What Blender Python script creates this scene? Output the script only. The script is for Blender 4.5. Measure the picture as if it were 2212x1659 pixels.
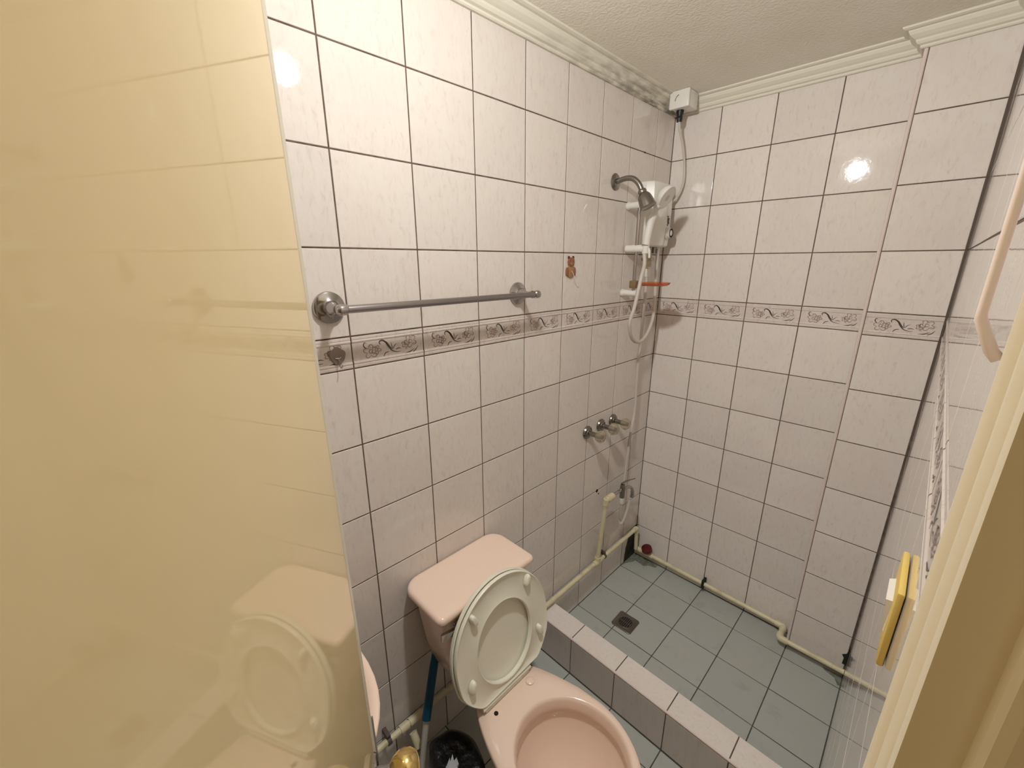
import bpy, bmesh, math, random
from mathutils import Vector, Matrix
random.seed(7)
PI = math.pi
for o in list(bpy.data.objects): bpy.data.objects.remove(o, do_unlink=True)
S = bpy.context.scene
COL = S.collection

# ---------------------------------------------------------------- camera
cam_d = bpy.data.cameras.new('camera'); cam = bpy.data.objects.new('camera', cam_d); COL.objects.link(cam)
cam_d.sensor_width = 36.0; cam_d.lens = 14.551; cam_d.clip_start = 0.005; cam_d.clip_end = 50
M = Matrix(((0.703555, -0.198642, 0.682314, 0.96404), (0.710636, 0.200348, -0.674431, -1.96455), (-0.00273, 0.959376, 0.282118, 1.67897), (0, 0, 0, 1)))
cam.matrix_world = M
S.camera = cam
# ---------------------------------------------------------------- world (dim warm hallway light that comes in through the doorway)
w = bpy.data.worlds.new('world'); S.world = w; w.use_nodes = True
bgn = w.node_tree.nodes['Background']; bgn.inputs[0].default_value = (1.0, 0.66, 0.30, 1); bgn.inputs[1].default_value = 0.20
LAMP = Vector((0.467, -1.4525, 2.205)); LAMP_R = 0.034; LAMP_W = 520.0; LAMP_COL = (0.975, 0.985, 0.975)
S.view_settings.view_transform = 'Standard'; S.view_settings.look = 'None'
S.view_settings.exposure = 0.0; S.view_settings.gamma = 1.0; S.view_settings.use_curve_mapping = False

# ---------------------------------------------------------------- materials
def srgb(r, g, b):
    f = lambda c: (c/255/12.92) if c/255 <= 0.04045 else ((c/255+0.055)/1.055)**2.4
    return (f(r), f(g), f(b), 1)
def mat(name, col, rough=0.4, metal=0.0, coat=0.0, spec=0.5, noise=None, bump=None, trans=0.0, ior=1.45, emis=None, sss=0.0):
    m = bpy.data.materials.new(name); m.use_nodes = True; nt = m.node_tree; b = nt.nodes['Principled BSDF']
    b.inputs['Base Color'].default_value = col; b.inputs['Roughness'].default_value = rough
    b.inputs['Metallic'].default_value = metal; b.inputs['Coat Weight'].default_value = coat
    b.inputs['Coat Roughness'].default_value = 0.05
    b.inputs['Specular IOR Level'].default_value = spec; b.inputs['IOR'].default_value = ior
    b.inputs['Transmission Weight'].default_value = trans
    tc = nt.nodes.new('ShaderNodeTexCoord')
    if noise:   # (scale, col2, lo, hi)
        n = nt.nodes.new('ShaderNodeTexNoise'); n.inputs['Scale'].default_value = noise[0]; n.inputs['Detail'].default_value = 6
        r = nt.nodes.new('ShaderNodeValToRGB'); r.color_ramp.elements[0].position = noise[2]; r.color_ramp.elements[1].position = noise[3]
        r.color_ramp.elements[0].color = col; r.color_ramp.elements[1].color = noise[1]
        nt.links.new(tc.outputs['Object'], n.inputs['Vector']); nt.links.new(n.outputs['Fac'], r.inputs[0]); nt.links.new(r.outputs[0], b.inputs['Base Color'])
    if bump:    # (scale, strength, distance)
        n = nt.nodes.new('ShaderNodeTexNoise'); n.inputs['Scale'].default_value = bump[0]; n.inputs['Detail'].default_value = 4
        bp = nt.nodes.new('ShaderNodeBump'); bp.inputs['Strength'].default_value = bump[1]; bp.inputs['Distance'].default_value = bump[2]
        nt.links.new(tc.outputs['Object'], n.inputs['Vector']); nt.links.new(n.outputs['Fac'], bp.inputs['Height']); nt.links.new(bp.outputs[0], b.inputs['Normal'])
    return m

def tile_mat(name, c1, c2, c3, rough=0.07, streak=(55, 55, 9), bumpd=0.00035):
    """glazed ceramic: marbled veins, each tile a slightly different tone, very fine waviness of the glaze"""
    m = bpy.data.materials.new(name); m.use_nodes = True; nt = m.node_tree; N = nt.nodes; L = nt.links; b = N['Principled BSDF']
    oi = N.new('ShaderNodeObjectInfo'); geo = N.new('ShaderNodeNewGeometry')
    sc = N.new('ShaderNodeVectorMath'); sc.operation = 'MULTIPLY'; sc.inputs[1].default_value = streak
    off = N.new('ShaderNodeVectorMath'); off.operation = 'ADD'
    cmb = N.new('ShaderNodeCombineXYZ'); mul = N.new('ShaderNodeMath'); mul.operation = 'MULTIPLY'; mul.inputs[1].default_value = 37.0
    L.new(oi.outputs['Random'], mul.inputs[0]); L.new(mul.outputs[0], cmb.inputs[0]); L.new(mul.outputs[0], cmb.inputs[2])
    L.new(geo.outputs['Position'], sc.inputs[0]); L.new(sc.outputs[0], off.inputs[0]); L.new(cmb.outputs[0], off.inputs[1])
    n1 = N.new('ShaderNodeTexNoise'); n1.inputs['Scale'].default_value = 1.0; n1.inputs['Detail'].default_value = 8; n1.inputs['Roughness'].default_value = 0.65; n1.inputs['Distortion'].default_value = 0.6
    L.new(off.outputs[0], n1.inputs['Vector'])
    r1 = N.new('ShaderNodeValToRGB'); e = r1.color_ramp.elements
    e[0].position = 0.30; e[0].color = c2; e[1].position = 0.60; e[1].color = c1
    x = e.new(0.44); x.color = tuple((c1[i]*0.6+c3[i]*0.4) for i in range(3))+(1,)
    L.new(n1.outputs['Fac'], r1.inputs[0])
    n2 = N.new('ShaderNodeTexNoise'); n2.inputs['Scale'].default_value = 6.0; n2.inputs['Detail'].default_value = 2
    off2 = N.new('ShaderNodeVectorMath'); off2.operation = 'ADD'; L.new(geo.outputs['Position'], off2.inputs[0]); L.new(cmb.outputs[0], off2.inputs[1]); L.new(off2.outputs[0], n2.inputs['Vector'])
    mx = N.new('ShaderNodeMixRGB'); mx.inputs[2].default_value = c3
    mr = N.new('ShaderNodeMapRange'); mr.inputs[1].default_value = 0.45; mr.inputs[2].default_value = 0.75; mr.inputs[3].default_value = 0; mr.inputs[4].default_value = 0.55
    L.new(n2.outputs['Fac'], mr.inputs[0]); L.new(mr.outputs[0], mx.inputs[0]); L.new(r1.outputs[0], mx.inputs[1])
    hv = N.new('ShaderNodeHueSaturation'); mr2 = N.new('ShaderNodeMapRange'); mr2.inputs[3].default_value = 0.955; mr2.inputs[4].default_value = 1.03
    L.new(oi.outputs['Random'], mr2.inputs[0]); L.new(mr2.outputs[0], hv.inputs['Value']); L.new(mx.outputs[0], hv.inputs['Color'])
    L.new(hv.outputs[0], b.inputs['Base Color'])
    b.inputs['Roughness'].default_value = rough; b.inputs['IOR'].default_value = 1.5
    n3 = N.new('ShaderNodeTexNoise'); n3.inputs['Scale'].default_value = 60.0; n3.inputs['Detail'].default_value = 3
    L.new(geo.outputs['Position'], n3.inputs['Vector'])
    bp = N.new('ShaderNodeBump'); bp.inputs['Strength'].default_value = 0.35; bp.inputs['Distance'].default_value = bumpd
    L.new(n3.outputs['Fac'], bp.inputs['Height']); L.new(bp.outputs[0], b.inputs['Normal'])
    return m

MT = {}
MT['tile'] = tile_mat('wall tile glaze', srgb(223, 215, 207), srgb(208, 198, 190), srgb(219, 206, 198), rough=0.045, streak=(90, 90, 34))
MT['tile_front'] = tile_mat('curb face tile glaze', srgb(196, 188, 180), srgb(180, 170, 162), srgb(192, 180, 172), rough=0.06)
MT['border'] = tile_mat('border tile glaze', srgb(214, 203, 195), srgb(186, 174, 165), srgb(207, 192, 184), rough=0.18, streak=(90, 90, 60))
MT['ftile'] = tile_mat('floor tile glaze', srgb(170, 172, 166), srgb(158, 161, 156), srgb(174, 172, 162), rough=0.5, streak=(14, 14, 14), bumpd=0.0004)
MT['motif_dark'] = mat('print grey', srgb(80, 76, 70), 0.3)
MT['motif_pink'] = mat('print pinkish grey', srgb(152, 130, 122), 0.3)
MT['grout'] = mat('wall grout', srgb(84, 70, 60), 0.9, noise=(40, srgb(112, 96, 84), 0.35, 0.7))
MT['fgrout'] = mat('floor grout', srgb(64, 68, 62), 0.95, noise=(30, srgb(84, 86, 78), 0.35, 0.7))
MT['trim_pink'] = mat('corner bead', srgb(220, 205, 196), 0.3)
MT['rail_pink'] = mat('pale pink plastic', srgb(244, 228, 218), 0.4)
MT['ceil'] = mat('ceiling paint', srgb(240, 235, 222), 0.85, bump=(110, 0.9, 0.003), noise=(4, srgb(234, 227, 210), 0.4, 0.7))
MT['door'] = mat('door paint', srgb(233, 212, 166), 0.035, noise=(3, srgb(229, 207, 158), 0.4, 0.7), bump=(3.5, 0.06, 0.001))
MT['door_edge'] = mat('door edge strip', srgb(214, 206, 186), 0.35)
MT['casing'] = mat('casing paint', srgb(232, 220, 194), 0.35, bump=(30, 0.1, 0.0004))
MT['chrome'] = mat('chrome', (0.44, 0.42, 0.41, 1), 0.15, metal=1.0)
MT['brushed'] = mat('worn nickel', (0.28, 0.265, 0.24, 1), 0.25, metal=1.0)
MT['steel'] = mat('brushed steel bar', (0.36, 0.34, 0.34, 1), 0.26, metal=1.0)
MT['brass'] = mat('brass', (0.72, 0.55, 0.22, 1), 0.14, metal=1.0)
MT['pink'] = mat('pink glazed china', srgb(238, 212, 194), 0.14, coat=0.3)
MT['seat'] = mat('ivory plastic', srgb(232, 229, 212), 0.28)
MT['white'] = mat('white plastic', srgb(226, 222, 214), 0.3)
MT['white_d'] = mat('grey white plastic', srgb(196, 190, 182), 0.32)
MT['cable'] = mat('grey cable', srgb(198, 190, 178), 0.45)
MT['black'] = mat('black plastic', srgb(24, 25, 28), 0.4)
MT['pvc'] = mat('cream pvc', srgb(214, 204, 170), 0.38, noise=(18, srgb(190, 176, 138), 0.5, 0.75))
MT['red'] = mat('dark red plastic', srgb(84, 18, 20), 0.35)
MT['clamp'] = mat('rusty clamp', srgb(92, 76, 70), 0.6)
MT['amber'] = mat('amber clear plastic', srgb(250, 178, 140), 0.06, trans=0.92, ior=1.2)
MT['clear'] = mat('clear acrylic', srgb(226, 214, 190), 0.08, trans=0.8, ior=1.45)
MT['brown_clip'] = mat('brown clip', srgb(128, 104, 72), 0.5)
MT['bear_red'] = mat('bear head brown', srgb(142, 92, 70), 0.35)
MT['bear_tan'] = mat('bear body tan', srgb(162, 122, 74), 0.35)
MT['bear_dark'] = mat('bear ear dark brown', srgb(92, 44, 30), 0.4)
MT['clover'] = mat('grey worn plastic', srgb(134, 120, 110), 0.4)
MT['blue'] = mat('blue grip', srgb(0, 62, 88), 0.45)
MT['cement'] = mat('dark wet cement', srgb(44, 42, 34), 0.9, noise=(35, srgb(70, 66, 52), 0.4, 0.7), bump=(50, 0.8, 0.004))
MT['bag'] = mat('black bin bag', srgb(14, 14, 15), 0.28, bump=(22, 0.9, 0.01))
MT['bagwhite'] = mat('white print on bag', srgb(168, 170, 172), 0.5)
MT['yellow'] = mat('yellowed switch plastic', srgb(226, 196, 110), 0.4)
MT['drain'] = mat('stained steel', (0.19, 0.17, 0.15, 1), 0.36, metal=0.85)
MT['dark'] = mat('dark recess', srgb(30, 24, 20), 0.9)
MT['ink'] = mat('grey print', srgb(92, 88, 84), 0.5)
MT['stain'] = mat('mould stain', srgb(104, 106, 94), 0.8, noise=(60, srgb(136, 138, 126), 0.4, 0.7))
MT['seal'] = mat('grimy joint sealant', srgb(92, 78, 68), 0.8)
MT['mould'] = mat('black mould', srgb(34, 36, 28), 0.9)
MT['hall'] = mat('hall wall', srgb(180, 150, 100), 0.8)

# cornice: painted plaster, with mould that grows around the shower corner
def cornice_mat():
    m = mat('cornice paint', srgb(222, 216, 200), 0.7)
    nt = m.node_tree; N = nt.nodes; L = nt.links; b = N['Principled BSDF']
    geo = N.new('ShaderNodeNewGeometry'); d = N.new('ShaderNodeVectorMath'); d.operation = 'DISTANCE'; d.inputs[1].default_value = (0, -0.06, 2.28)
    st = N.new('ShaderNodeVectorMath'); st.operation = 'MULTIPLY'; st.inputs[1].default_value = (4, 0.3, 1); L.new(geo.outputs['Position'], st.inputs[0]); d.inputs[1].default_value = (0, -0.02, 2.29); L.new(st.outputs[0], d.inputs[0])
    mr = N.new('ShaderNodeMapRange'); mr.inputs[1].default_value = 0.03; mr.inputs[2].default_value = 0.30; mr.inputs[3].default_value = 0.85; mr.inputs[4].default_value = 0.0
    L.new(d.outputs['Value'], mr.inputs[0])
    n = N.new('ShaderNodeTexNoise'); n.inputs['Scale'].default_value = 38; n.inputs['Detail'].default_value = 7; st2 = N.new('ShaderNodeVectorMath'); st2.operation = 'MULTIPLY'; st2.inputs[1].default_value = (1.2, 0.35, 1.2); L.new(geo.outputs['Position'], st2.inputs[0]); L.new(st2.outputs[0], n.inputs['Vector'])
    n2 = N.new('ShaderNodeMapRange'); n2.inputs[1].default_value = 0.40; n2.inputs[2].default_value = 0.62; L.new(n.outputs['Fac'], n2.inputs[0])
    mu = N.new('ShaderNodeMath'); mu.operation = 'MULTIPLY'; L.new(mr.outputs[0], mu.inputs[0]); L.new(n2.outputs[0], mu.inputs[1])
    mx = N.new('ShaderNodeMixRGB'); mx.inputs[1].default_value = srgb(222, 216, 200); mx.inputs[2].default_value = srgb(84, 76, 64)
    L.new(mu.outputs[0], mx.inputs[0]); L.new(mx.outputs[0], b.inputs['Base Color'])
    return m
MT['cornice'] = cornice_mat()

def lamp_mat():
    m = bpy.data.materials.new('bulb glow'); m.use_nodes = True; nt = m.node_tree; nt.nodes.clear()
    o = nt.nodes.new('ShaderNodeOutputMaterial'); e = nt.nodes.new('ShaderNodeEmission'); f = nt.nodes.new('ShaderNodeLightFalloff')
    f.inputs['Strength'].default_value = LAMP_W; e.inputs[0].default_value = LAMP_COL+(1,)
    ad = nt.nodes.new('ShaderNodeMath'); ad.operation = 'MULTIPLY_ADD'; ad.inputs[1].default_value = 0.82
    nt.links.new(f.outputs['Linear'], ad.inputs[0]); ml = nt.nodes.new('ShaderNodeMath'); ml.operation = 'MULTIPLY'; ml.inputs[1].default_value = 0.17
    nt.links.new(f.outputs['Constant'], ml.inputs[0]); nt.links.new(ml.outputs[0], ad.inputs[2]); nt.links.new(ad.outputs[0], e.inputs[1]); nt.links.new(e.outputs[0], o.inputs[0])
    return m
MT['bulb'] = lamp_mat()

# ---------------------------------------------------------------- helpers
def wloc(o):
    v = Vector((0, 0, 0))
    while o is not None: v = v + Vector(o.location); o = o.parent
    return v
def link(name, me, parent=None, loc=None, **props):
    o = bpy.data.objects.new(name, me); COL.objects.link(o)
    if parent is not None: o.parent = parent
    if loc is not None: o.location = loc
    for k, v in props.items(): o[k] = v
    return o
def thing(name, label, cat, loc, group=None):
    o = bpy.data.objects.new(name, None); COL.objects.link(o); o.location = loc; o.empty_display_size = 0.05
    o['label'] = label; o['category'] = cat
    if group: o['group'] = group
    return o
def copy_tree(o, parent=None):
    c = o.copy(); COL.objects.link(c); c.parent = parent
    for ch in list(o.children): copy_tree(ch, c)
    return c
def part(name, V, F, m, parent=None, smooth=False, autosm=None, **props):
    """V in world coordinates"""
    off = wloc(parent) if parent is not None else Vector((0, 0, 0))
    me = bpy.data.meshes.new(name); me.from_pydata([tuple(Vector(v)-off) for v in V], [], F)
    ms = m if isinstance(m, (list, tuple)) else [m]
    for q in ms: me.materials.append(MT[q])
    bm = bmesh.new(); bm.from_mesh(me); bmesh.ops.recalc_face_normals(bm, faces=bm.faces); bm.to_mesh(me); bm.free()
    if smooth:
        me.shade_smooth()
        if autosm is not None:
            try: me.set_sharp_from_angle(angle=autosm)
            except Exception: pass
    me.update()
    return link(name, me, parent, **props)
class MB:
    def __init__(s): s.V = []; s.F = []
    def add(s, V, F):
        n = len(s.V); s.V += [Vector(v) for v in V]; s.F += [[i+n for i in f] for f in F]; return s
    def build(s, name, m, parent=None, smooth=False, autosm=0.6, **p): return part(name, s.V, s.F, m, parent, smooth, autosm, **p)
def bm_vf(bm):
    bm.verts.ensure_lookup_table(); V = [v.co.copy() for v in bm.verts]; F = [[v.index for v in f.verts] for f in bm.faces]; bm.free(); return V, F
def box(x0, x1, y0, y1, z0, z1, bev=0.0, seg=2):
    bm = bmesh.new(); bmesh.ops.create_cube(bm, size=1)
    for v in bm.verts: v.co = Vector(((x0+x1)/2+v.co.x*(x1-x0), (y0+y1)/2+v.co.y*(y1-y0), (z0+z1)/2+v.co.z*(z1-z0)))
    if bev: bmesh.ops.bevel(bm, geom=list(bm.edges), offset=bev, segments=seg, affect='EDGES', profile=0.5)
    bm.verts.index_update(); return bm_vf(bm)
def smoothpath(P, n=6):
    P = [Vector(p) for p in P]
    if len(P) < 3: return P
    out = []
    for i in range(len(P)-1):
        p0 = P[max(i-1, 0)]; p1 = P[i]; p2 = P[i+1]; p3 = P[min(i+2, len(P)-1)]
        for k in range(n):
            t = k/n
            out.append(0.5*((2*p1)+(-p0+p2)*t+(2*p0-5*p1+4*p2-p3)*t*t+(-p0+3*p1-3*p2+p3)*t**3))
    out.append(P[-1]); return out
def tube(P, r, seg=14, smooth=0, cap=True):
    P = smoothpath(P, smooth) if smooth else [Vector(p) for p in P]
    R = r if isinstance(r, (list, tuple)) else [r]*len(P)
    if len(R) != len(P): R = [R[min(int(i*(len(R)-1)/(len(P)-1)+0.5), len(R)-1)] for i in range(len(P))]
    V = []; F = []; nrm = None
    for i, p in enumerate(P):
        t = (P[min(i+1, len(P)-1)]-P[max(i-1, 0)]).normalized()
        if nrm is None:
            a = Vector((0, 0, 1)) if abs(t.z) < 0.9 else Vector((1, 0, 0)); nrm = t.cross(a).normalized()
        else:
            nrm = (nrm-t*nrm.dot(t)).normalized()
        b = t.cross(nrm)
        for k in range(seg):
            a = 2*PI*k/seg; V.append(p+(nrm*math.cos(a)+b*math.sin(a))*R[i])
    for i in range(len(P)-1):
        for k in range(seg):
            F.append([i*seg+k, i*seg+(k+1) % seg, (i+1)*seg+(k+1) % seg, (i+1)*seg+k])
    if cap: F.append(list(range(seg))[::-1]); F.append([(len(P)-1)*seg+k for k in range(seg)])
    return V, F
def lathe(prof, org, ax, seg=28):
    """prof: [(radius, height along axis)]"""
    ax = Vector(ax).normalized(); a = Vector((0, 0, 1)) if abs(ax.z) < 0.9 else Vector((1, 0, 0))
    u = ax.cross(a).normalized(); v = ax.cross(u); org = Vector(org); V = []; F = []
    for (r, h) in prof:
        for k in range(seg):
            t = 2*PI*k/seg; V.append(org+ax*h+(u*math.cos(t)+v*math.sin(t))*max(r, 1e-5))
    for i in range(len(prof)-1):
        for k in range(seg): F.append([i*seg+k, i*seg+(k+1) % seg, (i+1)*seg+(k+1) % seg, (i+1)*seg+k])
    F.append(list(range(seg))); F.append([(len(prof)-1)*seg+k for k in range(seg)])
    return V, F
def loft(loops, cap0=True, cap1=True):
    n = len(loops[0]); V = [Vector(p) for l in loops for p in l]; F = []
    for i in range(len(loops)-1):
        for k in range(n): F.append([i*n+k, i*n+(k+1) % n, (i+1)*n+(k+1) % n, (i+1)*n+k])
    if cap0: F.append(list(range(n))[::-1])
    if cap1: F.append([(len(loops)-1)*n+k for k in range(n)])
    return V, F
def prism(outline, org, U, W, N, t0, t1, bev=0.0):
    """outline in (u,w); extruded along N from t0 to t1, with a small chamfer on the t1 side"""
    org = Vector(org); U = Vector(U); W = Vector(W); N = Vector(N)
    c = Vector((sum(p[0] for p in outline)/len(outline), sum(p[1] for p in outline)/len(outline)))
    def loop(t, s):
        out = []
        for p in outline:
            d = Vector(p)-c; l = d.length; q = c+d*(max(l-s, 0)/l if l > 1e-9 else 1)
            out.append(org+U*q[0]+W*q[1]+N*t)
        return out
    L = [loop(t0, 0)]
    if bev: L += [loop(t1-bev, 0), loop(t1-bev*0.3, bev*0.3), loop(t1, bev)]
    else: L += [loop(t1, 0)]
    return loft(L)
def extrude_profile(prof, A, B, D, H):
    """prof [(d,h)] swept from A to B; D, H unit directions"""
    D = Vector(D); H = Vector(H); A = Vector(A); B = Vector(B)
    return loft([[A+D*d+H*h for d, h in prof], [B+D*d+H*h for d, h in prof]])

# ---------------------------------------------------------------- tiles
G = 0.0017     # half joint
_tc = {}
def tile_mesh(wu, wv, key, m, th=0.006):
    k = (round(wu, 4), round(wv, 4), m)
    if k in _tc: return _tc[k]
    hu = wu/2-G; hv = wv/2-G
    rings = [(0.0, -th), (0.0, -0.0009), (0.0005, -0.0003), (0.0015, 0.0)]
    V = []; F = []
    for ins, t in rings:
        for sx, sy in ((-1, -1), (1, -1), (1, 1), (-1, 1)): V.append((sx*(hu-ins), sy*(hv-ins), t))
    for i in range(3):
        for j in range(4): F.append((i*4+j, i*4+(j+1) % 4, (i+1)*4+(j+1) % 4, (i+1)*4+j))
    F.append((12, 13, 14, 15)); F.append((3, 2, 1, 0))
    me = bpy.data.meshes.new('tile'); me.from_pydata(V, [], F); me.materials.append(MT[m]); me.update()
    _tc[k] = me; return me
def rotmat(U, W, N): return Matrix((Vector(U), Vector(W), Vector(N))).transposed().to_4x4()
def put_tile(parent, c, U, W, N, wu, wv, m='tile', name='tile', me=None, wob=0.0012):
    o = bpy.data.objects.new(name, me or tile_mesh(wu, wv, None, m)); COL.objects.link(o); o.parent = parent
    R = rotmat(U, W, N) @ Matrix.Rotation(random.uniform(-wob, wob), 4, 'X') @ Matrix.Rotation(random.uniform(-wob, wob), 4, 'Y')
    o.matrix_local = Matrix.Translation(Vector(c)-wloc(parent)) @ R
    return o
_bt = {}
def border_tile(parent, c, U, W, N, wu, wv, motif=True, dirty=False):
    k = (round(wu, 4), round(wv, 4))
    if k not in _bt:
        hv = wv/2-G; hu = wu/2-G
        pr = [(-hv, -0.006), (-hv, -0.0006), (-hv+0.001, 0.0), (-hv+0.005, 0.0004), (-hv+0.009, -0.0002), (-hv+0.0105, 0.0012), (-hv+0.0135, 0.0008), (-hv+0.016, -0.0008), (hv-0.016, -0.0008), (hv-0.0135, 0.0008), (hv-0.0105, 0.0012), (hv-0.009, -0.0002), (hv-0.005, 0.0004), (hv-0.001, 0.0), (hv, -0.0006), (hv, -0.006)]
        V, F = loft([[Vector((-hu, a, b)) for a, b in pr], [Vector((hu, a, b)) for a, b in pr]])
        me = bpy.data.meshes.new('border_tile'); me.from_pydata([tuple(v) for v in V], [], F); me.materials.append(MT['border']); me.update()
        bm = bmesh.new(); bm.from_mesh(me); bmesh.ops.recalc_face_normals(bm, faces=bm.faces); bm.to_mesh(me); bm.free()
        _bt[k] = me
    o = put_tile(parent, c, U, W, N, wu, wv, name='border_tile', me=_bt[k], wob=0.0006)
    if motif:
        mo = bpy.data.objects.new('floral_motif', motif_mesh(wu)); COL.objects.link(mo); mo.parent = o; mo.location = (0, 0, 0.0)
    return o
_mm = {}
def motif_mesh(wu):
    k = round(wu, 3)
    if k in _mm: return _mm[k]
    V = []; F = []; mi = []
    def stroke(P, w0, w1, m, w2=None):
        P = smoothpath([Vector((p[0], p[1], 0)) for p in P], 5); n = len(P); b = len(V)
        for i, p in enumerate(P):
            t = (P[min(i+1, n-1)]-P[max(i-1, 0)]).normalized(); q = Vector((-t.y, t.x, 0)); f = i/(n-1)
            w = 1.2*(w0+(w1-w0)*f)*(0.35+0.65*math.sin(PI*min(max(f, 0.04), 0.96))) 
            V.append(p+q*w/2); V.append(p-q*w/2)
        for i in range(n-1):
            F.append((b+2*i, b+2*i+1, b+2*i+3, b+2*i+2)); mi.append(m)
    # coordinates in mm from the tile centre (200 x 79)
    def mm(P): return [(x/1000, y/1000) for x, y in P]
    stroke(mm([(-26, 10), (-28, 17), (-20, 20), (-11, 14), (-4, 2), (6, -10), (20, -15), (30, -15)]), .0042, .0018, 0)
    stroke(mm([(-20, 20), (-10, 14), (-2, 3), (6, -6)]), .0040, .0030, 0)
    stroke(mm([(8, -6), (5, 4), (4, 13)]), .0022, .001, 0)
    stroke(mm([(9, -5), (13, 2), (20, 7)]), .0022, .001, 0)
    stroke(mm([(16, -8), (24, -6), (33, -8)]), .0025, .001, 0)
    stroke(mm([(-4, -11), (-13, -13), (-18, -20), (-17, -27)]), .0028, .001, 0)
    stroke(mm([(-63, 4), (-70, 12), (-67, 20), (-62, 17)]), .0032, .0012, 0)
    stroke(mm([(42, -23), (58, -20), (72, -13)]), .0040, .0014, 0)
    stroke(mm([(66, -22), (76, -16), (82, -7)]), .0032, .001, 0)
    stroke(mm([(44, -8), (50, -12)]), .0030, .001, 0)
    def flower(cx, cy, s, rot=0):
        for k5 in range(5):
            a0 = rot+k5*2*PI/5; pts = []
            for j in range(7):
                t = j/6; a = a0+(t-0.5)*1.25; r = s*(0.52+0.48*math.sin(PI*t)); pts.append((cx+r*math.cos(a), cy+r*0.86*math.sin(a)))
            stroke(mm(pts), .0020, .0020, 1)
        pts = [(cx+s*0.24*math.cos(a), cy+s*0.24*math.sin(a)) for a in [i*PI/4 for i in range(9)]]
        stroke(mm(pts), .0020, .0020, 1)
        stroke(mm([(cx-s*.2, cy+s*.9), (cx-s*.05, cy+s*.5), (cx-s*.25, cy+s*.2)]), .0014, .001, 1)
        stroke(mm([(cx+s*.8, cy-s*.3), (cx+s*.45, cy-s*.3), (cx+s*.2, cy-s*.5)]), .0014, .001, 1)
    flower(-52, -4, 20, 0.3); flower(-38, -2, 13, 1.1); flower(60, 8, 19, 0.8); flower(45, 2, 11, 0.1)
    half = wu*500-4
    V2 = [(v.x, v.y, -0.0005) for v in V]
    keep = [i for i, f in enumerate(F) if all(abs(V[j].x) < half/1000 for j in f)]
    me = bpy.data.meshes.new('floral_motif'); me.from_pydata(V2, [], [F[i] for i in keep]); me.materials.append(MT['motif_dark']); me.materials.append(MT['motif_pink'])
    for p, i in zip(me.polygons, keep): p.material_index = mi[i]
    bm = bmesh.new(); bm.from_mesh(me)
    for f in bm.faces:
        f.normal_update()
        if f.normal.z < 0: f.normal_flip()
    loose = [v for v in bm.verts if not v.link_faces]; bmesh.ops.delete(bm, geom=loose, context='VERTS')
    bm.to_mesh(me); bm.free(); me.update()
    _mm[k] = me; return me

ROWS = [0.03, 0.2247, 0.428, 0.6292, 0.8287, 1.0302, 1.2311, 1.4318, 1.5106, 1.7105, 1.9106, 2.1102, 2.335]
CEIL = 2.335
def wall_tiles(parent, org, U, N, ub, skip=(), zmin=None):
    """ub: joints along U measured from org"""
    org = Vector(org); U = Vector(U); W = Vector((0, 0, 1)); N = Vector(N)
    for i in range(len(ub)-1):
        a, b = ub[i], ub[i+1]
        for j in range(len(ROWS)-1):
            z0, z1 = ROWS[j], ROWS[j+1]
            if zmin is not None and z1 <= zmin+0.01: continue
            if zmin is not None: z0 = max(z0, zmin)
            if (i, j) in skip: continue
            c = org+U*((a+b)/2)+W*((z0+z1)/2)
            if j == 7: border_tile(parent, c, U, W, N, abs(b-a), z1-z0, motif=abs(b-a) > 0.1)
            else: put_tile(parent, c, U, W, N, abs(b-a), z1-z0)

YL = [0.0, 0.1514]+[0.3514+0.2*i for i in range(10)]    # joints on the left wall (distance from the corner)
RX = 0.999                                                # right wall plane
# --- left wall
wl = part('wall_left', *box(-0.10, -0.0013, -2.40, 0.10, -0.10, CEIL+0.1), 'grout', kind='structure')
wall_tiles(wl, (0, -2.2, 0), (0, 1, 0), (1, 0, 0), sorted([2.2-y for y in YL if y <= 2.2]+[0.0]), skip={(11, 0)})
# broken tile near the corner: only its upper left piece is left
V, F = prism([(-0.150, 0.223), (-0.150, 0.0315), (-0.122, 0.0315), (-0.110, 0.12), (-0.085, 0.19), (-0.045, 0.223)], (0, 0, 0), (0, 1, 0), (0, 0, 1), (1, 0, 0), -0.006, 0.0, 0.0012)
part('tile', V, F, 'tile', wl)
part('exposed_cement', *box(-0.002, -0.0005, -0.1514, 0.0, 0.03, 0.222), 'cement', wl)
# --- far wall
wb = part('wall_back', *box(-0.0022, 1.10, 0.0013, 0.12, -0.10, CEIL+0.1), 'grout', kind='structure')
wall_tiles(wb, (0, 0, 0), (1, 0, 0), (0, -1, 0), [0, 0.196, 0.396, 0.596, 0.790])
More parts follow.
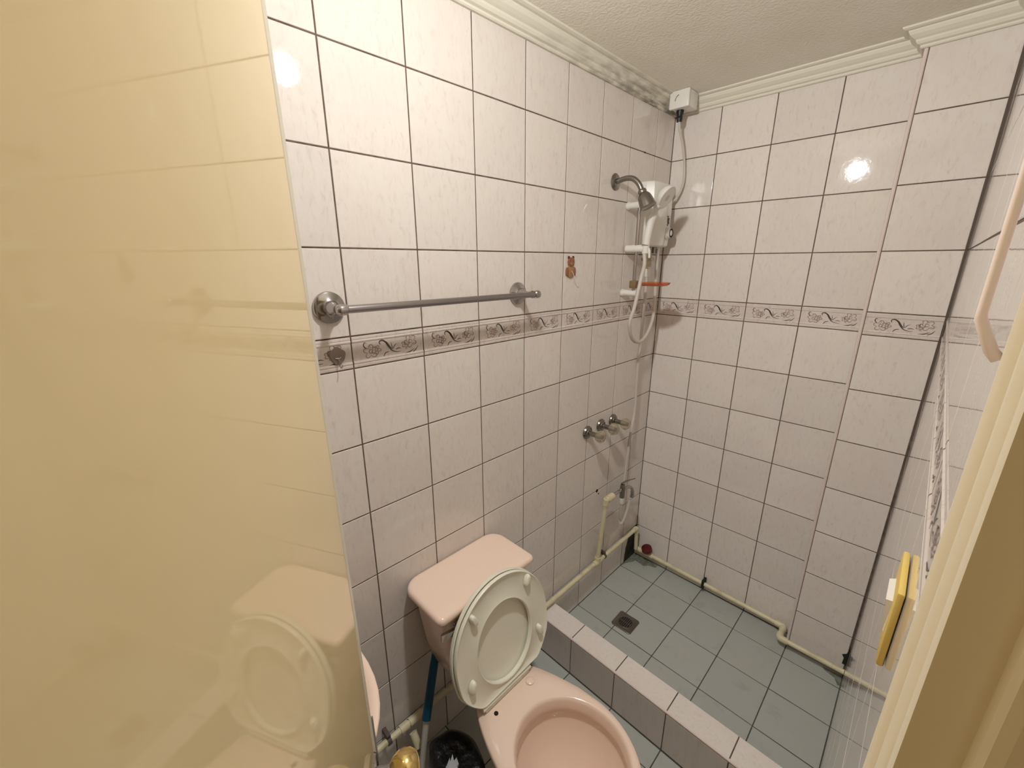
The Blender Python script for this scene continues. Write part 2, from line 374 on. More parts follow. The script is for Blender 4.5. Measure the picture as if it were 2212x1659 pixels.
# pillar (boxed pipe shaft) in the far right corner
wp = part('wall_pillar', *box(0.7925, 1.05, -0.0711, 0.0022, 0.0, CEIL+0.05), 'grout', kind='structure')
wall_tiles(wp, (0.8005, -0.0725, 0), (1, 0, 0), (0, -1, 0), [0, 0.1945])
wall_tiles(wp, (0.790, 0, 0), (0, -1, 0), (-1, 0, 0), [0.0, 0.0695])
MB().add(*tube([(0.7952, -0.0690, 0.03), (0.7952, -0.0690, CEIL-0.05)], 0.0055, 10)).build('trim_1', 'trim_pink', None, True, kind='structure')
MB().add(*prism([(0.9955, 1.10), (0.9990, 1.10), (0.9990, 2.28), (0.9910, 2.28)], (0, 0, 0), (1, 0, 0), (0, 0, 1), (0, -1, 0), 0.0700, 0.0742)).build('trim_2', 'seal', None, kind='structure')
MB().add(*prism([(0.985, 0.085), (0.9975, 0.085), (0.9985, 0.175), (0.991, 0.140), (0.978, 0.128), (0.986, 0.115)], (0, 0, 0), (1, 0, 0), (0, 0, 1), (0, -1, 0), 0.0722, 0.0734)).build('mould_stain', 'mould', wp)
# --- right wall, up to the doorway
wr = part('wall_right', *box(RX+0.0013, RX+0.10, -1.815, 0.12, -0.10, CEIL+0.1), 'grout', kind='structure')
wall_tiles(wr, (RX, -0.0725, 0), (0, -1, 0), (-1, 0, 0), [0.0]+[0.12+0.2*i for i in range(9)])
# --- front wall behind the camera
wf = part('wall_front', *box(-0.10, 1.10, -2.32, -2.2022, -0.10, CEIL+0.1), 'grout', kind='structure')
wall_tiles(wf, (RX, -2.2, 0), (-1, 0, 0), (0, 1, 0), [0.0, 0.2, 0.4, 0.6, 0.8, 0.999])
# --- ceiling and cornices
part('ceiling', *box(-0.1, 1.12, -2.4, 0.12, CEIL, CEIL+0.1), 'ceil', kind='structure')
prof = [(0, 0), (0, -0.053), (0.007, -0.053), (0.010, -0.050), (0.010, -0.045), (0.017, -0.042), (0.021, -0.036), (0.022, -0.031), (0.028, -0.027), (0.036, -0.020), (0.040, -0.013), (0.041, -0.009), (0.048, -0.008), (0.054, -0.005), (0.055, 0)]
extr = lambda A, B, D: extrude_profile(prof, A, B, D, (0, 0, 1))
part('trim_4', *extr((0, 0, CEIL), (0, -2.2, CEIL), (1, 0, 0)), 'cornice', kind='structure')
part('trim_5', *extr((0, 0, CEIL), (0.79, 0, CEIL), (0, -1, 0)), 'cornice', kind='structure')
part('trim_6', *loft([[Vector((0.790-d, -0.0725-d, CEIL+h)) for d, h in prof], [Vector((RX, -0.0725-d, CEIL+h)) for d, h in prof]]), 'cornice', kind='structure')
part('trim_7', *loft([[Vector((0.790-d, 0.0, CEIL+h)) for d, h in prof], [Vector((0.790-d, -0.0725-d, CEIL+h)) for d, h in prof]]), 'cornice', kind='structure')
part('trim_8', *extr((RX, -0.0725, CEIL), (RX, -1.76, CEIL), (-1, 0, 0)), 'cornice', kind='structure')

# --- shower floor
fl = part('floor', *box(-0.05, 1.05, -0.80, 0.05, -0.08, 0.0285), 'fgrout', kind='structure')
YF = [0.0, 0.1514, 0.3514, 0.5514, 0.7514, 0.7770]; XF = [0.0, 0.196, 0.396, 0.596, 0.796, RX]
for i in range(5):
    for j in range(5):
        put_tile(fl, ((XF[i]+XF[i+1])/2, -(YF[j]+YF[j+1])/2, 0.03), (1, 0, 0), (0, 1, 0), (0, 0, 1), XF[i+1]-XF[i], YF[j+1]-YF[j], 'ftile', wob=0.004)
def blob(parent, pts, z, m='stain'):
    MB().add(*prism(pts, (0, 0, 0), (1, 0, 0), (0, 1, 0), (0, 0, 1), z, z+0.0006, 0.0003)).build('mould_stain', m, parent)
blob(fl, [(0.004, -0.150), (0.012, -0.110), (0.030, -0.085), (0.040, -0.055), (0.070, -0.060), (0.096, -0.066), (0.104, -0.056), (0.112, -0.042), (0.150, -0.030), (0.150, -0.004), (0.002, -0.004)], 0.0301)
blob(fl, [(0.990, -0.140), (0.975, -0.110), (0.940, -0.098), (0.930, -0.084), (0.997, -0.076), (0.997, -0.135)], 0.0301)
# --- room floor
FZ = 0.040
fr = part('floor', *box(-0.05, 1.6, -2.4, -0.872, -0.08, FZ-0.0015), 'fgrout', kind='structure')
YR = [0.875]+[0.962+0.2*i for i in range(8)]
for i in range(5):
    for j in range(len(YR)-1):
        if YR[j] > 2.19: continue
        put_tile(fr, ((XF[i]+XF[i+1])/2, -(YR[j]+YR[j+1])/2, FZ), (1, 0, 0), (0, 1, 0), (0, 0, 1), XF[i+1]-XF[i], YR[j+1]-YR[j], 'ftile', wob=0.003)
# --- curb between them
cb = part('trim_3', *box(0.0, RX, -0.8715, -0.7790, -0.05, 0.2180), 'grout', kind='structure')
for i in range(5):
    xm = (XF[i]+XF[i+1])/2; wx = XF[i+1]-XF[i]
    put_tile(cb, (xm, -0.8235, 0.2200), (1, 0, 0), (0, 1, 0), (0, 0, 1), wx, 0.093, 'tile')
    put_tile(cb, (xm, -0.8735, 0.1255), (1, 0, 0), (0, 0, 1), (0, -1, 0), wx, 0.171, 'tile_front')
    put_tile(cb, (xm, -0.7770, 0.1230), (1, 0, 0), (0, 0, 1), (0, 1, 0), wx, 0.184, 'tile')
MB().add(*tube([(0.0, -0.8700, 0.2160), (RX, -0.8700, 0.2160)], 0.0048, 10)).build('edge_bead', 'trim_pink', cb, True)

# --- doorway on the right: casing, jamb with rabbet and stop, hall beyond
dw = bpy.data.objects.new('trim_9', None); COL.objects.link(dw); dw.location = (RX, -1.80, 0.04); dw['kind'] = 'structure'
fc = RX-0.018
pc = [(RX, -1.762), (fc+0.0095-0.00000, -1.76250), (fc+0.0095-0.00325, -1.76528), (fc+0.0095-0.00611, -1.76806), (fc+0.0095-0.00823, -1.77083), (fc+0.0095-0.00936, -1.77361), (fc+0.0095-0.00936, -1.77639), (fc+0.0095-0.00823, -1.77917), (fc+0.0095-0.00611, -1.78194), (fc+0.0095-0.00325, -1.78472), (fc+0.0095-0.00000, -1.78750), (fc+0.0115-0.00000, -1.78900), (fc+0.0115-0.00393, -1.79261), (fc+0.0115-0.00739, -1.79622), (fc+0.0115-0.00996, -1.79983), (fc+0.0115-0.01133, -1.80344), (fc+0.0115-0.01133, -1.80706), (fc+0.0115-0.00996, -1.81067), (fc+0.0115-0.00739, -1.81428), (fc+0.0115-0.00393, -1.81789), (fc+0.0115-0.00000, -1.82150), (fc+0.0110, -1.8245), (fc+0.0015, -1.8258), (fc, -1.828), (fc+0.0006, -1.830), (RX, -1.830)]
part('moulding', *loft([[Vector((x, y, 0.041)) for x, y in pc], [Vector((x, y, 2.25)) for x, y in pc]]), 'casing', dw, True, 0.9)
pj = [(0.9822, -1.816), (0.9822, -1.8293), (0.9913, -1.8293), (0.9913, -1.8270), (0.9924, -1.8270), (0.9924, -1.8362), (0.9936, -1.8378), (0.9960, -1.8385), (1.11, -1.8385), (1.11, -1.816)]
part('jamb', *loft([[Vector((x, y, 0.041)) for x, y in pj], [Vector((x, y, 2.25)) for x, y in pj]]), 'casing', dw)
part('hinge_jamb', *box(1.03, 1.11, -2.20, -2.150, 0.041, 2.25), 'casing', dw)
hw = part('wall_hall', *box(1.9, 2.0, -3.2, -0.8, -0.1, 2.4), 'hall', kind='structure')

# --- the open door leaf
P0 = Vector((0.468, -1.7915, 0)); DU = Vector((0.857, -0.515, 0)).normalized(); DN = Vector((0.515, 0.857, 0)).normalized()
DZ = (Vector((0, 0, 1))+DU*0.040).normalized()
def leafbox(u0, u1, n0, n1, z0, z1, bev=0):
    V, F = box(u0, u1, n0, n1, z0, z1, bev)
    return [P0+DU*v.x+DN*v.y+DZ*v.z-DU*0.042 for v in V], F
dl = part('door_1', *leafbox(0.003, 0.62, -0.036, 0.0, 0.055, 2.13, 0.0015), 'door', kind='structure')
part('edge_strip', *leafbox(-0.020, -0.0005, -0.034, -0.0010, 0.055, 2.13, 0.003), 'door_edge', dl)
def dp(u, n, z): return P0+DU*(u-0.042)+DN*n+DZ*z
kn = thing('door_knob', 'round brass door knob with silver rose at the bottom edge of the cream door', 'door knob', dp(0.045, 0, 0.93))
kz = 0.925
MB().add(*lathe([(0.030, -0.001), (0.031, 0.004), (0.029, 0.008), (0.018, 0.010), (0.0, 0.010)], dp(0.045, 0, kz), DN)).build('rose', 'chrome', kn, True)
MB().add(*lathe([(0.013, 0.008), (0.013, 0.028), (0.016, 0.030)], dp(0.045, 0, kz), DN)).build('shank', 'chrome', kn, True)
MB().add(*lathe([(0.014, 0.028), (0.020, 0.033), (0.026, 0.041), (0.028, 0.050), (0.027, 0.060), (0.021, 0.068), (0.012, 0.072), (0.0, 0.073)], dp(0.045, 0, kz), DN)).build('knob', 'brass', kn, True)
part('latch_plate', *leafbox(-0.0225, -0.0195, -0.030, 0.001, 0.86, 0.965, 0.0005), 'chrome', dl)

# ---------------------------------------------------------------- ceiling lamp (just above the frame)
lp = thing('ceiling_lamp', 'bare glowing bulb in a white ceiling socket over the toilet', 'lamp', (LAMP.x, LAMP.y, CEIL))
MB().add(*lathe([(0.050, 0), (0.050, -0.012), (0.030, -0.022), (0.021, -0.03), (0.021, -0.085), (0.0, -0.085)], (LAMP.x, LAMP.y, CEIL), (0, 0, 1))).build('socket', 'white', lp, True)
bm = bmesh.new(); bmesh.ops.create_icosphere(bm, subdivisions=2, radius=LAMP_R); V, F = bm_vf(bm)
MB().add([v+LAMP for v in V], F).build('bulb', 'bulb', lp, True)

# ---------------------------------------------------------------- toilet
YC = -1.3125
t = thing('toilet', 'pink toilet with its ivory seat and lid raised against the tank', 'toilet', (0.30, YC, FZ))
def rrect(cx, cy, hx, hy, r, n=6, z=0.0, r2=None):
    """rounded rectangle, r2: corner radius at the -x corners"""
    out = []
    for sx, sy, a0 in ((1, 1, 0), (-1, 1, PI/2), (-1, -1, PI), (1, -1, 1.5*PI)):
        rr = r if sx > 0 else (r2 if r2 is not None else r)
        for k in range(n+1):
            a = a0+PI/2*k/n; out.append(Vector((cx+sx*(hx-rr)+rr*math.cos(a), cy+sy*(hy-rr)+rr*math.sin(a), z)))
    return out
YT = -1.297
secs = []
for z, hx, hy, cx, r in ((0.445, 0.055, 0.090, 0.105, 0.03), (0.452, 0.072, 0.118, 0.105, 0.035), (0.475, 0.080, 0.130, 0.104, 0.035), (0.55, 0.085, 0.143, 0.103, 0.035), (0.64, 0.088, 0.154, 0.102, 0.035), (0.738, 0.089, 0.164, 0.101, 0.035)):
    secs.append(rrect(cx, YT, hx, hy, r, 6, z))
MB().add(*loft(secs)).build('tank', 'pink', t, True, 0.8)
secs = []
for z, g in ((0.735, -0.004), (0.7365, 0.001), (0.740, 0.0035), (0.749, 0.003), (0.7540, 0.001), (0.7570, -0.0025), (0.7585, -0.0065), (0.7592, -0.012), (0.7595, -0.03)):
    secs.append(rrect(0.1035, -1.2975, 0.098+g, 0.186+g, max(0.017+g*0.5, 0.006), 7, z, r2=max(0.052+g*0.5, 0.01)))
MB().add(*loft(secs)).build('tank_lid', 'pink', t, True, 0.9)
# flush lever
lv = MB().add(*lathe([(0.013, 0.0), (0.014, 0.004), (0.012, 0.010), (0.006, 0.012), (0.006, 0.018)], (0.189, -1.424, 0.703), (1, 0, 0), 20)).build('flush_lever', 'chrome', t, True)
sec = []
for y, hz, hx2, zz in ((-1.418, 0.008, 0.005, 0.703), (-1.435, 0.0075, 0.005, 0.704), (-1.458, 0.009, 0.005, 0.708), (-1.484, 0.0115, 0.004, 0.712), (-1.489, 0.010, 0.003, 0.713)):
    sec.append([Vector((0.211+sx*hx2, y, zz+sz*hz)) for sx, sz in ((-1, -1), (1, -1), (1, 1), (-1, 1))])
MB().add(*loft(sec)).build('lever_arm', 'chrome', lv, True, 0.4)
# bowl
def outer(z, k, n=56, xc=0.505, back=0.305, hw=0.173, ab=0.30, af=0.208):
    """plan of the bowl: blunt back, egg-shaped front. k scales about the foot"""
    out = []
    for i in range(n):
        a = 2*PI*i/n; c = math.cos(a); s = math.sin(a)
        if c >= 0: x = xc+af*c; y = hw*s
        else:
            e = 3.2
            x = xc-ab*(abs(c)**(2/e)); y = hw*math.copysign(abs(s)**(2/e), s)
            f = min(1.0, (xc-x)/ab); y *= 1-0.30*max(0, f-0.15)**0.9*1.15
        out.append(Vector((xc+0.0+(x-xc), YC+y, z)))
    return out
def scaled(loop, cx, cy, sx, sy, z): return [Vector((cx+(p.x-cx)*sx, cy+(p.y-cy)*sy, z)) for p in loop]
base = outer(0.43, 1)
def inner(z, s, n=56):
    out = []
    for i in range(n):
        a = 2*PI*i/n; c = math.cos(a); sn = math.sin(a); ax = 0.150 if c >= 0 else 0.162
        out.append(Vector((0.530+ax*s*c, YC+0.148*s*sn, z)))
    return out
loops = [scaled(base, 0.40, YC, 0.62, 0.60, FZ+0.001), scaled(base, 0.40, YC, 0.62, 0.60, 0.07), scaled(base, 0.40, YC, 0.60, 0.56, 0.14),
         scaled(base, 0.41, YC, 0.66, 0.60, 0.22), scaled(base, 0.43, YC, 0.80, 0.78, 0.30), scaled(base, 0.44, YC, 0.93, 0.92, 0.36),
         scaled(base, 0.45, YC, 0.985, 0.975, 0.395), scaled(base, 0.45, YC, 1.0, 1.0, 0.412), scaled(base, 0.45, YC, 0.998, 0.997, 0.424), scaled(base, 0.45, YC, 0.985, 0.98, 0.430)]
loops += [inner(0.4305, 1.04), inner(0.4285, 1.01), inner(0.421, 0.985), inner(0.400, 0.965), inner(0.385, 0.962), inner(0.380, 1.00), inner(0.366, 1.01), inner(0.345, 0.97), inner(0.30, 0.86), inner(0.255, 0.68), inner(0.222, 0.48), inner(0.205, 0.30), inner(0.196, 0.18), inner(0.16, 0.12)]
MB().add(*loft(loops)).build('bowl', 'pink', t, True, 1.2)
MB().add(*loft([inner(0.2125, 0.36)], False, True)).build('water', 'clear', t, True)
MB().add(*lathe([(0.0135, 0), (0.0135, 0.0035), (0.010, 0.006), (0.0, 0.0065)], (0.310, -1.243, 0.4302), (0, 0, 1), 24)).build('bolt_cap', 'pink', t, True)
MB().add(*lathe([(0.0065, 0.0), (0.0065, 0.0008), (0.0, 0.0008)], (0.306, -1.382, 0.4303), (0, 0, 1), 20)).build('bolt_hole', 'dark', t)
# raised seat and lid
HX, TAU = 0.2839, 0.1642
UP = Vector((-math.sin(TAU), 0, math.cos(TAU))); YV = Vector((0, 1, 0)); SN = Vector((math.cos(TAU), 0, math.sin(TAU)))   # SN points to the viewer side
O0 = Vector((HX, 0, 0.445)); ys, sc0, SA, SB, RHO = -1.2978, 0.1694, 0.191, 0.1833, 0.0215
def sp(y, s, d): return O0+YV*y+UP*s+SN*d
def egg(ka, kb, n=60, flat=0.0, sc=None, cut=None):
    out = []; sc = sc0 if sc is None else sc
    for i in range(n):
        a = 2*PI*i/n; yy = kb*math.cos(a); ss = ka*math.sin(a)
        if cut is not None and ss < 0:                # squarer lower end
            e = 2.6; yy = kb*math.copysign(abs(math.cos(a))**(2/e), math.cos(a)); ss = -ka*abs(math.sin(a))**(2/e)
            if ss < cut: ss = cut
            yy *= 1-0.26*max(0, -ss/ka-0.45)
        y = yy*math.cos(RHO)-ss*math.sin(RHO); s = yy*math.sin(RHO)+ss*math.cos(RHO)
        out.append((ys+y, sc+s))
    return out
eo = egg(SA, SB, cut=-0.158)
def innr(k, dy=0.0): # opening: y -1.405..-1.185, s .035...275
    out = []
    for i in range(60):
        a = 2*PI*i/60; yy = 0.107*k*math.cos(a); ss = (0.124*k)*math.sin(a)
        out.append((-1.298+dy+yy*math.cos(0.05)-ss*math.sin(0.05)*0.3, 0.156+ss))
    return out
def off(loop, k, c=(ys, 0.165)): return [(c[0]+(p[0]-c[0])*k, c[1]+(p[1]-c[1])*k) for p in loop]
def lp3(loop, d): return [sp(p[0], p[1], d) for p in loop]
st = MB()
st.add(*loft([lp3(innr(1.0), -0.008), lp3(off(eo, 0.985), -0.008), lp3(eo, -0.004), lp3(eo, 0.003), lp3(off(eo, 0.985), 0.0055), lp3(off(eo, 0.965), 0.003), lp3(off(eo, 0.90), -0.0015),
               lp3([((1-f)*a[0]+f*b[0], (1-f)*a[1]+f*b[1]) for a, b in zip(off(eo, 0.90), innr(1.05)) for f in (0.6,)], -0.001), lp3(innr(1.07), 0.0030), lp3(innr(1.025), 0.0050), lp3(innr(1.0), 0.0030), lp3(innr(1.0), -0.008)], False, False))
seat = st.build('seat', 'seat', t, True, 0.9)
for (y, s, ang) in ((-1.188, 0.292, 0.45), (-1.402, 0.292, -0.35), (-1.160, 0.100, -0.1), (-1.437, 0.104, 0.35)):
    l = []
    for d, k in ((0.0, 1.0), (0.010, 0.95), (0.014, 0.80), (0.0155, 0.5)):
        lo = []
        for i in range(20):
            a = 2*PI*i/20; u = 0.019*k*math.copysign(abs(math.cos(a))**0.8, math.cos(a)); v = 0.0095*k*math.sin(a)
            lo.append(sp(y+v*math.cos(ang)+u*math.sin(ang), s+u*math.cos(ang)-v*math.sin(ang), d))
        l.append(lo)
    MB().add(*loft(l)).build('bumper', 'seat', seat, True, 0.8)
# lid behind the seat
e2 = off(eo, 1.012)
MB().add(*loft([lp3(off(e2, 0.96), -0.0240), lp3(off(e2, 0.99), -0.0225), lp3(e2, -0.018), lp3(e2, -0.011), lp3(off(e2, 0.985), -0.0095), lp3(off(e2, 0.95), -0.0130), lp3(off(e2, 0.5), -0.0175), lp3(off(e2, 0.05), -0.0175)])).build('seat_lid', 'seat', t, True, 0.8)
hb = MB().add(*box(0.268, 0.288, -1.405, -1.222, 0.4310, 0.4420, 0.004)).add(*tube([(0.281, -1.412, 0.446), (0.281, -1.215, 0.446)], 0.0075, 14))
hb.build('hinge_bar', 'seat', t, True, 0.7)

# ---------------------------------------------------------------- basin behind the door
b = thing('wash_basin', 'pink wall-mounted wash basin half hidden behind the cream door', 'basin', (0.0, -1.93, 0.6))
def bas(z, k, kc=0.2, n=48):
    out = []
    for i in range(n):
        a = 2*PI*i/n; c = math.cos(a); s = math.sin(a); e = 2.5
        out.append(Vector((max(0.001, 0.205+0.255*k*math.copysign(abs(c)**(2/e), c)), -1.935+0.235*k*math.copysign(abs(s)**(2/e), s), z)))
    return out
MB().add(*loft([bas(0.70, 0.35), bas(0.73, 0.60), bas(0.77, 0.84), bas(0.81, 0.95), bas(0.838, 0.99), bas(0.846, 1.0), bas(0.8515, 0.995), bas(0.8525, 0.975), bas(0.850, 0.93), bas(0.83, 0.86), bas(0.78, 0.74), bas(0.75, 0.5), bas(0.742, 0.1)])).build('bowl', 'pink', b, True, 1.2)
MB().add(*lathe([(0.05, 0.0), (0.065, 0.5), (0.08, 0.66)], (0.10, -1.96, FZ+0.02), (0, 0, 1), 24)).build('pedestal', 'pink', b, True)

# ---------------------------------------------------------------- towel bar
tb = thing('towel_bar', 'chrome towel bar on two round wall plates over the toilet', 'towel bar', (0, -1.29, 1.58))
BX, BZ = 0.072, 1.582
for y in (-1.594, -0.988):
    pl = MB().add(*lathe([(0.0345, 0.0), (0.0360, 0.003), (0.0345, 0.008), (0.029, 0.0105), (0.020, 0.013), (0.016, 0.016), (0.0, 0.016)], (0.0005, y, BZ), (1, 0, 0), 40)).build('wall_plate', 'chrome', tb, True)
    MB().add(*lathe([(0.016, 0.014), (0.0165, 0.022), (0.013, 0.032), (0.0088, 0.042), (0.008, 0.050), (0.0105, 0.060), (0.0115, 0.068)], (0.0005, y, BZ), (1, 0, 0), 28)).build('post', 'chrome', pl, True)
MB().add(*tube([(BX, -1.596, BZ), (BX, -0.972, BZ)], 0.0088, 24)).build('rod', 'steel', tb, True)
for y, d in ((-1.594, -1), (-0.972, 1)):
    MB().add(*lathe([(0.0095, -0.012), (0.0115, -0.010), (0.0120, -0.004), (0.0125, 0.002), (0.0115, 0.008), (0.0075, 0.0125), (0.0, 0.0140)], (BX, y, BZ), (0, d, 0), 28)).build('end_cap', 'chrome', tb, True)

# ---------------------------------------------------------------- two small wall hooks
c = thing('clover_hook', 'grey flower-shaped plastic hook on the border tile below the towel bar', 'hook', (0, -1.593, 1.468))
pts = []
for i in range(60):
    a = 2*PI*i/60; r = 0.0185+0.0013*math.cos(5*(a-PI/2)); x = r*math.cos(a); z = r*math.sin(a)*1.12
    if z < 0: x *= 1-0.45*(-z/0.0215)**1.5
    pts.append((x, z))
MB().add(*prism(pts, (0, -1.588, 1.469), (0, 1, 0), (0, 0, 1), (1, 0, 0), 0.0005, 0.0045, 0.0012)).build('backplate', 'clover', c, True, 0.7)
MB().add(*tube([(0.004, -1.588, 1.467), (0.010, -1.5885, 1.458), (0.011, -1.5885, 1.447), (0.016, -1.588, 1.443), (0.022, -1.588, 1.446), (0.024, -1.588, 1.451)], 0.0011, 8, 5)).build('hook', 'chrome', c, True)
MB().add(*tube([(0.0055, -1.595, 1.4655), (0.007, -1.588, 1.4640), (0.0055, -1.582, 1.4665)], 0.0016, 8, 4)).build('hook_arm', 'chrome', c, True)
b = thing('bear_hook', 'small brown bear-shaped wall hook on a tile by the shower', 'hook', (0, -0.711, 1.66))
def oval(cx, cz, rx, rz, n=24, e=2.0): return [(cx+rx*math.copysign(abs(math.cos(2*PI*i/n))**(2/e), math.cos(2*PI*i/n)), cz+rz*math.copysign(abs(math.sin(2*PI*i/n))**(2/e), math.sin(2*PI*i/n))) for i in range(n)]
by, bz = -0.7115, 1.657
def bearp(name, pts, m, t0, t1): return MB().add(*prism([(q[0]*1.22, q[1]*1.18) for q in pts], (0, by, bz), (0, 1, 0), (0, 0, 1), (1, 0, 0), t0, t1, 0.0012)).build(name, m, b, True, 0.7)
bearp('body', [(-0.010, 0.010), (-0.013, 0.004), (-0.0155, -0.008), (-0.0145, -0.020), (-0.008, -0.027), (0.0, -0.029), (0.008, -0.027), (0.0145, -0.020), (0.0155, -0.008), (0.013, 0.004), (0.010, 0.010), (0, 0.012)], 'bear_tan', 0.0005, 0.005)
bearp('arm', oval(-0.0170, -0.010, 0.0062, 0.0135), 'bear_red', 0.0005, 0.0055)
bearp('arm', oval(0.0170, -0.010, 0.0062, 0.0135), 'bear_red', 0.0005, 0.0055)
bearp('head', [(-0.0125, 0.028), (-0.0145, 0.019), (-0.0115, 0.009), (-0.005, 0.005), (0.005, 0.005), (0.0115, 0.009), (0.0145, 0.019), (0.0125, 0.028), (0.007, 0.0325), (-0.007, 0.0325)], 'bear_red', 0.0005, 0.0065)
bearp('muzzle', oval(0.0, 0.0145, 0.0062, 0.0052), 'bear_tan', 0.005, 0.0078)
bearp('nose', oval(0.0, 0.0172, 0.0015, 0.0013, 10), 'bear_dark', 0.007, 0.0086)
for s in (-1, 1):
    bearp('ear', oval(s*0.0105, 0.0325, 0.0036, 0.0042, 14), 'bear_dark', 0.0005, 0.0050)
    bearp('eye', oval(s*0.0055, 0.0215, 0.0010, 0.0012, 8), 'bear_dark', 0.0060, 0.0072)
MB().add(*tube([(0.005, by+0.002, bz-0.008), (0.014, by+0.002, bz-0.020), (0.020, by+0.002, bz-0.032), (0.027, by+0.002, bz-0.034), (0.031, by+0.002, bz-0.026)], 0.0011, 8, 5)).build('hook', 'white_d', b, True)

# ---------------------------------------------------------------- shower head on its arm
s = thing('fixed_shower', 'old nickel fixed shower head on a bent arm from the left wall', 'shower head', (0, -0.449, 1.975))
MB().add(*lathe([(0.0300, 0), (0.0305, 0.002), (0.026, 0.006), (0.014, 0.009), (0.010, 0.010)], (0.0005, -0.449, 1.975), (1, 0, 0), 36)).build('wall_flange', 'brushed', s, True)
MB().add(*tube([(0.005, -0.449, 1.975), (0.045, -0.447, 1.982), (0.075, -0.443, 1.977), (0.097, -0.439, 1.957), (0.110, -0.436, 1.931)], 0.0098, 18, 6)).build('arm', 'brushed', s, True)
hd = Vector((0.46, 0.04, -0.88)).normalized(); ho = Vector((0.107, -0.437, 1.938))
MB().add(*lathe([(0.010, 0.0), (0.0145, 0.003), (0.0165, 0.010), (0.0145, 0.016), (0.0170, 0.018), (0.0235, 0.028), (0.0265, 0.042), (0.0290, 0.060), (0.0300, 0.070), (0.0280, 0.071)], ho, hd, 32)).build('head', 'brushed', s, True)
MB().add(*lathe([(0.0275, 0.068), (0.0275, 0.0695), (0.0, 0.0695)], ho, hd, 32)).build('spray_face', 'dark', s, True)

# ---------------------------------------------------------------- slide rail with hand shower
RXX, RY = 0.055, -0.345
s = thing('slide_rail', 'slim chrome shower slide rail with white wall brackets on the left wall', 'shower rail', (RXX, RY, 1.55))
MB().add(*tube([(RXX, RY, 1.548), (RXX, RY, 1.905)], 0.0080, 18)).build('rail', 'chrome', s, True)
for z, x1 in ((1.897, 0.070), (1.552, 0.072)):
    MB().add(*lathe([(0.0150, 0.0), (0.0158, 0.002), (0.0158, 0.008), (0.0135, 0.010), (0.0135, x1-0.002), (0.0120, x1), (0.0, x1)], (0.0005, RY, z), (1, 0, 0), 26)).build('bracket', 'white', s, True)
s2 = MB().add(*lathe([(0.012, 0.0), (0.0150, 0.003), (0.0150, 0.052), (0.0143, 0.053), (0.0150, 0.054), (0.0150, 0.088), (0.0120, 0.094)], (0.006, RY, 1.731), (1, 0, 0), 28)).build('slider', 'white', s, True)
s3 = MB().add(*box(0.094, 0.104, RY-0.012, RY+0.012, 1.712, 1.752, 0.004)).add(*tube([(0.104, RY, 1.738), (0.112, RY, 1.72), (0.114, RY, 1.694)], 0.0045, 10, 4)).build('slider_knob', 'white', s2, True)

h = thing('hand_shower', 'white plastic hand shower clipped in the slide rail holder', 'hand shower', (0.100, RY, 1.72))
hp = [(0.096, RY-0.003, 1.712), (0.097, RY-0.003, 1.740), (0.101, RY-0.001, 1.79), (0.109, RY+0.002, 1.835), (0.123, RY+0.004, 1.868)]
MB().add(*tube(hp, [0.0130, 0.0135, 0.0143, 0.0140, 0.0110], 20, 5)).build('handle', 'white', h, True)
MB().add(*tube([(0.0955, RY-0.008, 1.744), (0.0957, RY-0.008, 1.7455)], 0.0140, 20)).build('collar_line', 'ink', h, True)
HC = Vector((0.163, -0.347, 1.914)); HN = Vector((0.84, 0.02, -0.53)).normalized()
MB().add(*lathe([(0.012, -0.030), (0.026, -0.026), (0.040, -0.014), (0.0450, -0.004), (0.0455, 0.003), (0.0430, 0.006)], HC, HN, 36)).build('head', 'white', h, True)
MB().add(*lathe([(0.0425, 0.0045), (0.0380, 0.0065), (0.0370, 0.0050), (0.0300, 0.0060), (0.0290, 0.0048), (0.0200, 0.0060), (0.0190, 0.0050), (0.0100, 0.0062), (0.0, 0.0062)], HC, HN, 36)).build('spray_face', 'white_d', h, True, 0.3)
nk = MB().add(*tube([(0.119, RY-0.002, 1.862), HC-HN*0.022+Vector((-0.004, 0, -0.018)), HC-HN*0.016], [0.0115, 0.014, 0.018], 16, 4)).build('neck', 'white', h, True)
MB().add(*tube([(0.140, RY-0.030, 1.872), (0.152, RY-0.030, 1.884)], [0.005, 0.007], 12)).build('spray_lever', 'white', h, True)

hose = [(0.094, RY-0.008, 1.714), (0.106, -0.364, 1.67), (0.117, -0.402, 1.617), (0.115, -0.431, 1.51), (0.104, -0.442, 1.436), (0.094, -0.392, 1.368), (0.080, -0.300, 1.342), (0.070, -0.215, 1.372), (0.060, -0.155, 1.450), (0.052, -0.148, 1.575), (0.050, -0.150, 1.735)]
o = MB().add(*tube(hose, 0.0072, 12, 8)).build('shower_hose', 'cable', None, True); o['label'] = 'cream shower hose looping from the hand shower up to the heater'; o['category'] = 'hose'

